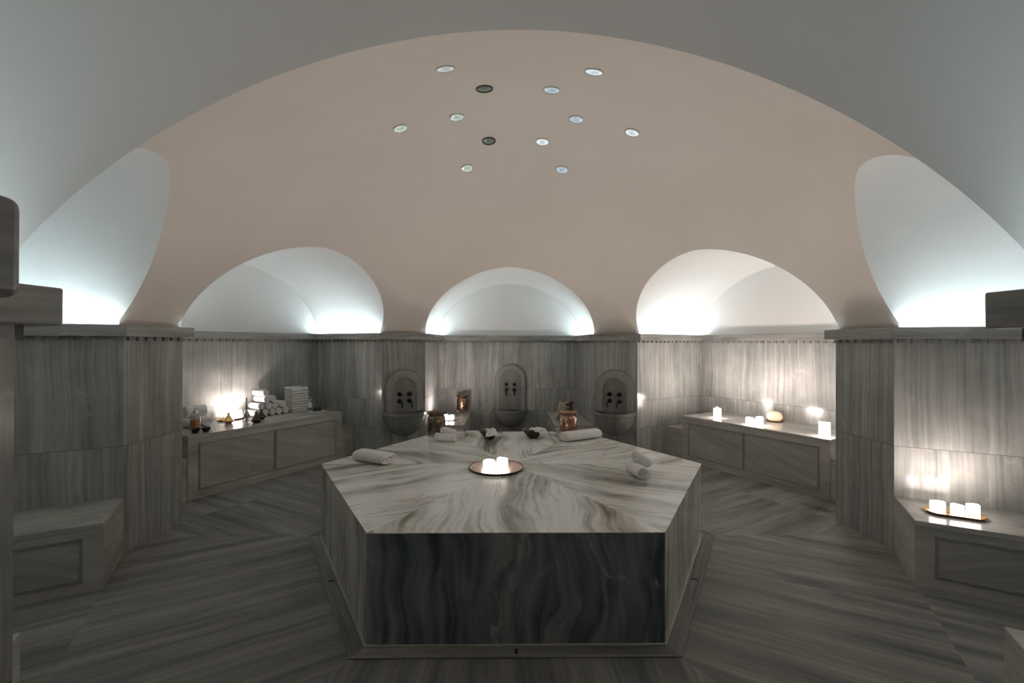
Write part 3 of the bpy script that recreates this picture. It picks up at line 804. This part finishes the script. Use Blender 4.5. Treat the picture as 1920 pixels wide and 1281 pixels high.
# right niche
make_candle('lit pillar candle alone at the far end of the right bench', at(30, 3.34, 0.50, HR), 0.046, 0.125, GC, 'hi', 1.25)
make_candle('short lit candle, left one of the cluster on the right bench', at(30, 3.235, 0.005, HR), 0.042, 0.085, GC, 'hi')
make_candle('short lit candle, middle one of the cluster on the right bench', at(30, 3.315, -0.062, HR), 0.040, 0.095, GC, 'hi')
make_candle('short lit candle, right one of the cluster on the right bench', at(30, 3.225, -0.104, HR), 0.040, 0.080, GC, 'hi')
make_candle('tall lit pillar candle beside the right pillar on the right bench', at(30, 3.205, -0.80, HR), 0.050, 0.155, GC, 'hi', 0.9)
t = thing('globe_candle_holder', 'squat glowing amber globe on a dark saucer at the back of the right bench', 'candle holder', at(30, 3.74, 0.0, HR))
mb = MB(); mb.lathe([(0.03, 0.009), (0.065, 0.014), (0.083, 0.035), (0.087, 0.06), (0.078, 0.09), (0.058, 0.110), (0.03, 0.119), (0.002, 0.121)], 32); mb.build('globe', 'globe', t, True, angle=180)
mb = MB(); mb.lathe([(0.06, 0.0), (0.085, 0.003), (0.095, 0.009), (0.09, 0.011), (0.05, 0.010)], 32); mb.build('saucer', 'brown', t, True)
# trays
def gilt_tray(label, loc, rz, L, W):
    t = thing('gilt_tray', label, 'tray', loc, rz)
    def oct_(l, w, c, z): return [(l - c, -w, z), (l, -w + c, z), (l, w - c, z), (l - c, w, z), (-l + c, w, z), (-l, w - c, z), (-l, -w + c, z), (-l + c, -w, z)]
    l, w = L / 2, W / 2; c = W * 0.3
    mb = MB(); rows = [oct_(l - 0.02, w - 0.02, c, 0.0), oct_(l - 0.004, w - 0.004, c, 0.013), oct_(l, w, c, 0.018), oct_(l - 0.006, w - 0.006, c, 0.018), oct_(l - 0.022, w - 0.022, c, 0.005)]
    b = mb.grid(rows, True); mb.cap(range(b, b + 8), True); mb.cap(range(b + 32, b + 40))
    mb.build('dish', 'gold', t); return t
rz330 = math.radians(-30)
gilt_tray('gilt octagonal tray with candles on the near right bench', at(330, 2.868, 0.868, BH), rz330, 0.31, 0.15)
make_candle('squat lit candle at the left of the near right gilt tray', at(330, 2.783, 0.872, BH + 0.006), 0.040, 0.070, GC, 'low')
make_candle('lit candle in the middle of the near right gilt tray', at(330, 2.880, 0.868, BH + 0.006), 0.034, 0.066, GC, 'low')
make_candle('tallest lit candle at the right of the near right gilt tray', at(330, 2.955, 0.865, BH + 0.006), 0.034, 0.082, GC, 'low')
gilt_tray('gilt octagonal tray with candles against the wall on the left bench', at(150, 3.76, 0.095, HL), math.radians(60), 0.36, 0.16)
make_candle('lit candle at the left end of the gilt tray on the left bench', at(150, 3.76, 0.105, HL + 0.006), 0.036, 0.07, GC, 'warm')
make_candle('lit candle in the middle of the gilt tray on the left bench', at(150, 3.775, 0.02, HL + 0.006), 0.038, 0.095, GC, 'warm')
# back niche candles
t = thing('leaf_tray', 'small dark tray with curled handle under two candles in the back niche', 'tray', (-0.885, 3.02, BH))
mb = MB(); mb.lathe([(0.001, 0.0), (0.085, 0.0), (0.10, 0.008), (0.094, 0.009), (0.08, 0.004), (0.001, 0.004)], 24, capb=False, capt=False); mb.build('dish', 'brown', t, True)
mb = MB(); mb.tube([(0.07, -0.06, 0.012), (0.10, -0.08, 0.02), (0.13, -0.075, 0.014), (0.165, -0.06, 0.02), (0.19, -0.055, 0.028)], [0.008, 0.008, 0.007, 0.006, 0.004], 8); mb.build('handle', 'brown', t, True)
make_candle('left one of two small lit candles on the bench in the back niche', (-0.93, 3.03, BH + 0.0045), 0.034, 0.07, GC)
make_candle('right one of two small lit candles on the bench in the back niche', (-0.845, 3.02, BH + 0.0045), 0.034, 0.066, GC)

# ------------------------------------------------------------------ copper pails
def make_pail(label, loc, rz, mat, h=0.235, r=0.088):
    t = thing('copper_pail', label, 'pail', loc, rz, 'hammered copper pails')
    z0 = 0.028
    mb = MB(); mb.lathe([(r * 0.80, z0), (r * 0.94, z0 + 0.008), (r, z0 + 0.03), (r, h * 0.72), (r * 0.95, h * 0.78), (r * 0.86, h * 0.83), (r * 0.86, h * 0.87), (r * 1.0, h * 0.93), (r * 1.14, h), (r * 1.10, h), (r * 0.95, h * 0.93), (r * 0.80, h * 0.86), (r * 0.92, h * 0.7), (r * 0.92, z0 + 0.02), (0.002, z0 + 0.014)], 40, capt=False)
    mb.build('body', mat, t, True, angle=60)
    for i in range(3):
        a = 2 * PI * i / 3 + 0.5; c = Vector((math.cos(a), math.sin(a), 0)) * r * 0.8
        mb = MB(); mb.tube([c + Vector((0, 0, z0 + 0.006)), c * 1.04 + Vector((0, 0, 0.015)), c * 1.08 + Vector((0, 0, 0.002))], [0.009, 0.007, 0.008], 8); mb.build('foot', mat, t, True)
    for s in (-1, 1):
        mb = MB(); x = s * r * 1.02
        pth = [(x - s * 0.008, 0.022 * math.cos(q), h * 0.93 + 0.022 * math.sin(q)) for q in [PI * j / 8 for j in range(9)]]
        mb.tube([(p[0] + s * 0.012, p[1], p[2]) for p in pth], 0.004, 8); mb.build('ear', mat, t, True)
    mb = MB(); R_ = r * 1.08
    mb.tube([(R_ * math.cos(PI + PI * j / 16), R_ * math.sin(PI + PI * j / 16) * 0.99, h + 0.006 + 0.005 * math.sin(PI * j / 16)) for j in range(17)], 0.0035, 8); mb.build('bail_handle', mat, t, True)
    return t
make_pail('tarnished copper pail standing on the left back corner of the platform', (-0.778, 1.105, TH), 0.4, 'darkcopper', 0.25, 0.092)
make_pail('bright hammered copper pail behind the right towel roll on the platform', (0.615, 1.195, TH), -0.3, 'copper', 0.235, 0.090)
make_pail('copper pail by the back wall on the bench left of the middle basin', (-0.765, 3.79, BH), 1.0, 'copper', 0.27, 0.092)
make_pail('dark copper pail with a cloth over it on the bench right of the middle basin', (0.85, 3.06, BH), 0.9, 'darkcopper', 0.255, 0.095)
# draped cloth over the last pail
def drape():
    mb = MB(); rows = []
    n, m = 28, 16
    for i in range(n + 1):
        s = i / n; row = []
        for j in range(m + 1):
            q = j / m                                     # 0 inside the pail, 1 at the bench
            ang = math.radians(150 + 105 * s)
            fold = 0.010 * math.sin(s * 2 * PI * 4.5) * min(1, q * 2.2)
            if q < 0.22: rad, z = 0.082 + 0.026 * (q / 0.22), 0.248 + 0.02 * math.sin(q / 0.22 * PI / 2)
            else:
                f = (q - 0.22) / 0.78; rad = 0.112 + 0.032 * f ** 1.3 + fold * (0.6 + f); z = 0.268 - f * (0.235 + 0.018 * math.sin(s * 9))
            row.append((rad * math.cos(ang), rad * math.sin(ang), max(z, 0.006)))
        rows.append(row)
    mb.grid(rows)
    o = mb.build('cloth', 'tan', None, True, (0.85, 3.06, BH), angle=180)
    so = o.modifiers.new('thick', 'SOLIDIFY'); so.thickness = 0.003; so.offset = 1
    return tag(o, 'beige striped cloth hanging over the rim of the dark pail in the back niche', 'cloth')
drape()

# ------------------------------------------------------------------ hammam bowls with cloths
def make_bowl(label, loc, rz):
    t = thing('washing_bowl', label, 'bowl', loc, rz, 'dark metal washing bowls on the platform')
    mb = MB(); mb.lathe([(0.042, 0.0), (0.05, 0.004), (0.062, 0.02), (0.088, 0.05), (0.108, 0.078), (0.114, 0.086), (0.108, 0.087), (0.10, 0.076), (0.08, 0.05), (0.05, 0.02), (0.002, 0.015)], 40, capt=False)
    mb.build('vessel', 'bowl', t, True, angle=60)
    mb = MB(); mb.tube([(0.1125 * math.cos(2 * PI * j / 40), 0.1125 * math.sin(2 * PI * j / 40), 0.0865) for j in range(41)], 0.003, 8, False); mb.build('rim_bead', 'bowl', t, True)
    return t
def cloth_over(label, loc, rz, seed):
    mb = MB(); rows = []
    for i in range(21):
        u = i / 20; row = []
        for j in range(17):
            v = j / 16 - 0.5
            x = 0.175 * (u - 0.28)                        # from inside the bowl across its rim and down outside
            rad = abs(x)
            z = 0.098 + 0.012 * math.sin(u * 3)
            if u < 0.75: z -= 0.012 * (0.75 - u)
            else: z -= (u - 0.75) ** 1.2 * 0.24
            n = mnoise.noise(Vector((u * 3.4 + seed, v * 3.6, 1.3))) * 0.014 + mnoise.noise(Vector((u * 8 + seed, v * 8, 4.3))) * 0.005
            w = 0.12 * (1 + 0.25 * math.sin(u * 5 + seed))
            row.append((x + 0.018 * math.sin(v * 7 + seed), v * w + n * 0.5, z + n - 0.05 * v * v))
        rows.append(row)
    mb.grid(rows)
    o = mb.build('washcloth', 'towel', None, True, loc, (0, 0, rz), angle=180)
    s = o.modifiers.new('thick', 'SOLIDIFY'); s.thickness = 0.006; s.offset = 1
    return tag(o, label, 'cloth', 'white cloths with the washing bowls')
make_bowl('left dark washing bowl at the back of the platform', (-0.222, 0.985, TH), 0.2)
make_bowl('right dark washing bowl at the back of the platform', (0.225, 1.01, TH), 0.9)
cloth_over('white washcloth crumpled over the rim of the left bowl', (-0.215, 0.965, TH), math.radians(-75), 2.0)
cloth_over('white washcloth crumpled over the rim of the right bowl', (0.245, 0.995, TH), math.radians(-48), 5.5)
def pad(label, loc, rz, w, d, h, seed):
    mb = MB(); rows = []; n = 28
    for zz, sc in ((0.0, 0.93), (0.25, 1.0), (0.5, 0.985), (0.52, 0.96), (0.6, 0.99), (0.85, 0.98), (1.0, 0.9), (1.06, 0.6), (1.0, 0.05)):
        rw = []
        for j in range(n):
            a = 2 * PI * j / n; k = 1 + 0.16 * math.sin(3 * a + seed) + 0.1 * math.sin(5 * a + 2 * seed)
            rw.append((w * sc * k * math.cos(a), d * sc * k * math.sin(a), h * zz))
        rows.append(rw)
    b = mb.grid(rows, True); mb.cap(range(b, b + n), True); mb.cap(range(b + 8 * n, b + 9 * n))
    return tag(mb.build('folded_mitt', 'towel', None, True, loc, (0, 0, rz), angle=60), label, 'cloth', 'white mitts beside the washing bowls')
pad('flat white folded mitt left of the left washing bowl', (-0.415, 1.185, TH), 0.3, 0.068, 0.045, 0.030, 1.0)
pad('flat white folded mitt at the right foot of the left washing bowl', (-0.105, 1.045, TH), -0.3, 0.046, 0.036, 0.022, 2.0)
pad('flat white folded mitt right of the right washing bowl', (0.415, 1.16, TH), -0.2, 0.064, 0.042, 0.026, 4.0)
pad('flat white folded mitt in front of the right washing bowl', (0.345, 1.00, TH), 0.1, 0.052, 0.034, 0.018, 5.0)

# ------------------------------------------------------------------ small things on the left bench
t = thing('oil_bottle', 'clear pump bottle of amber oil at the left end of the left bench', 'bottle', at(150, 3.435, 0.66, HL), 0.3); t.scale = (1.0, 1.0, 1.15)
mb = MB(); mb.lathe([(0.044, 0.0), (0.048, 0.004), (0.048, 0.118), (0.042, 0.132), (0.018, 0.150), (0.016, 0.160), (0.0135, 0.160), (0.0155, 0.149), (0.040, 0.130), (0.0455, 0.117), (0.0455, 0.006), (0.002, 0.005)], 32, capt=False); mb.build('glass_body', 'glass', t, True, angle=50)
mb = MB(); mb.lathe([(0.0445, 0.007), (0.0448, 0.094), (0.001, 0.0945)], 32); mb.build('amber_oil', 'amber', t, True, angle=50)
mb = MB(); mb.lathe([(0.019, 0.156), (0.019, 0.172), (0.008, 0.174), (0.006, 0.19), (0.012, 0.192), (0.012, 0.200)], 20); mb.tube([(0, 0, 0.196), (0.022, -0.01, 0.197), (0.036, -0.016, 0.190)], 0.005, 8); mb.build('pump', 'white_plastic', t, True)
def small_bowl(label, loc):
    mb = MB(); mb.lathe([(0.022, 0.0), (0.026, 0.003), (0.040, 0.030), (0.045, 0.042), (0.042, 0.042), (0.034, 0.022), (0.002, 0.012)], 28, capt=False)
    return tag(mb.build('dipping_bowl', 'blackbowl', None, True, loc, angle=60), label, 'bowl', 'small black bowls on the left bench')
small_bowl('small black bowl in front of the amber bottle', at(150, 3.27, 0.735, HL))
small_bowl('small black bowl right of the amber bottle at the bench edge', at(150, 3.235, 0.655, HL))
def tagine(label, loc, mat, s=1.0, nm='tagine_pot'):
    t = thing(nm, label, 'pot', loc, 0.3)
    mb = MB(); mb.lathe([(0.030 * s, 0.0), (0.036 * s, 0.004), (0.050 * s, 0.024 * s), (0.060 * s, 0.030 * s), (0.060 * s, 0.034 * s), (0.04 * s, 0.034 * s)], 28); mb.build('base', mat, t, True, angle=40)
    mb = MB(); mb.lathe([(0.055 * s, 0.0345 * s), (0.046 * s, 0.042 * s), (0.032 * s, 0.064 * s), (0.018 * s, 0.088 * s), (0.011 * s, 0.100 * s), (0.011 * s, 0.108 * s), (0.019 * s, 0.116 * s), (0.018 * s, 0.124 * s), (0.004 * s, 0.126 * s)], 28); mb.build('lid', mat, t, True, angle=40)
    return t
tagine('small gilt pot with conical lid in front of the candle tray', at(150, 3.53, 0.268, HL), 'gold', 0.95)
tagine('dark ornate lidded pot nearer the edge of the left bench', at(150, 3.30, 0.09, HL), 'brown', 1.0)
tagine('dark ornate lidded pot tucked against the towel rolls', at(150, 3.47, -0.07, HL), 'brown', 1.0)
t = thing('rosewater_sprinkler', 'slender silver sprinkler bottle with long thin neck beside the candle tray', 'bottle', at(150, 3.55, 0.055, HL))
mb = MB(); mb.lathe([(0.026, 0.0), (0.03, 0.004), (0.016, 0.014), (0.014, 0.02), (0.034, 0.045), (0.036, 0.06), (0.026, 0.085), (0.013, 0.11), (0.009, 0.13)], 24); mb.build('belly', 'silver', t, True, angle=50)
mb = MB(); mb.lathe([(0.009, 0.1295), (0.006, 0.18), (0.005, 0.25), (0.007, 0.264), (0.004, 0.268)], 16); mb.build('neck', 'darkrim', t, True)
t = thing('pump_bottle', 'white pump bottle with slate label on the white tray on the left bench', 'bottle', at(150, 3.425, -0.70, HL + 0.010), 0.2)
mb = MB(); mb.lathe([(0.026, 0.0), (0.029, 0.004), (0.029, 0.10), (0.024, 0.115), (0.012, 0.122)], 24); mb.build('body', 'white_plastic', t, True, angle=50)
mb = MB(); mb.lathe([(0.0295, 0.02), (0.0296, 0.02), (0.0296, 0.06), (0.0295, 0.06)], 24, capb=False, capt=False); mb.build('label', 'label', t, True)
mb = MB(); mb.lathe([(0.014, 0.1215), (0.014, 0.136), (0.005, 0.138), (0.005, 0.155), (0.010, 0.157), (0.010, 0.166)], 16); mb.tube([(0, 0, 0.162), (0.02, -0.012, 0.163), (0.032, -0.02, 0.157)], 0.0045, 8); mb.build('pump', 'white_plastic', t, True)
t = thing('soap_tray', 'flat white tray under the pump bottle on the left bench', 'tray', at(150, 3.435, -0.775, HL), math.radians(60))
mb = MB(); mb.box((0, 0, 0.003), (0.28, 0.115, 0.006)); mb.build('base', 'white_ceramic', t, bevel=0.002)
mb = MB()
for c, d in (((0, 0.055, 0.008), (0.28, 0.005, 0.009)), ((0, -0.055, 0.008), (0.28, 0.005, 0.009)), ((0.1375, 0, 0.008), (0.005, 0.105, 0.009)), ((-0.1375, 0, 0.008), (0.005, 0.105, 0.009))): mb.box(c, d)
mb.build('rim', 'white_ceramic', t)
for dt, lb in ((-0.80, 'small black stoppered jar beside the white pump bottle'), (-0.865, 'small black stoppered jar at the right end of the white tray')):
    t = thing('stoppered_jar', lb, 'jar', at(150, 3.445, dt, HL + 0.0065), 0, 'small black jars on the white tray')
    mb = MB(); mb.lathe([(0.020, 0.0), (0.023, 0.003), (0.023, 0.026), (0.014, 0.034), (0.012, 0.038)], 20); mb.build('body', 'blackbowl', t, True, angle=50)
    mb = MB(); mb.lathe([(0.013, 0.0385), (0.015, 0.041), (0.015, 0.048), (0.006, 0.052)], 16); mb.build('stopper', 'blackbowl', t, True, angle=50)

# ------------------------------------------------------------------ world, camera, view
w = bpy.data.worlds.new('World'); SC.world = w; w.use_nodes = True
w.node_tree.nodes['Background'].inputs[0].default_value = (0.5, 0.6, 0.65, 1); w.node_tree.nodes['Background'].inputs[1].default_value = 0.0
cam = bpy.data.cameras.new('camera'); co = bpy.data.objects.new('camera', cam); COL.objects.link(co)
F = 850.2445; cam.sensor_width = 36.0; cam.sensor_fit = 'HORIZONTAL'; cam.lens = 36.0 * F / 1920; cam.clip_start = 0.02
yaw, pitch, roll_ = -0.0138, 0.0032, -0.003
def ray(a, b):
    cr, sr = math.cos(roll_), math.sin(roll_); x, z = a * cr + b * sr, -a * sr + b * cr; y = 1.0
    cp, sp_ = math.cos(pitch), math.sin(pitch); y, z = y * cp - z * sp_, y * sp_ + z * cp
    cy, sy = math.cos(yaw), math.sin(yaw); return Vector((x * cy - y * sy, x * sy + y * cy, z))
fw = ray(0, 0); rt = (ray(1, 0) - fw).normalized(); upv = (ray(0, 1) - fw).normalized()
mw = Matrix((rt, upv, -fw.normalized())).transposed().to_4x4(); mw.translation = Vector((-0.0578, -3.6462, 1.55))
co.matrix_world = mw
SC.camera = co
vs = SC.view_settings
vs.view_transform = 'Standard'; vs.look = 'None'; vs.gamma = 1.0; vs.exposure = 0.15
try: vs.use_curve_mapping = False
except Exception: pass
cy = SC.cycles
cy.max_bounces = 10; cy.diffuse_bounces = 6; cy.glossy_bounces = 4; cy.transmission_bounces = 8
cy.sample_clamp_indirect = 4.0; cy.blur_glossy = 0.6; cy.use_denoising = True; cy.caustics_reflective = False; cy.caustics_refractive = False
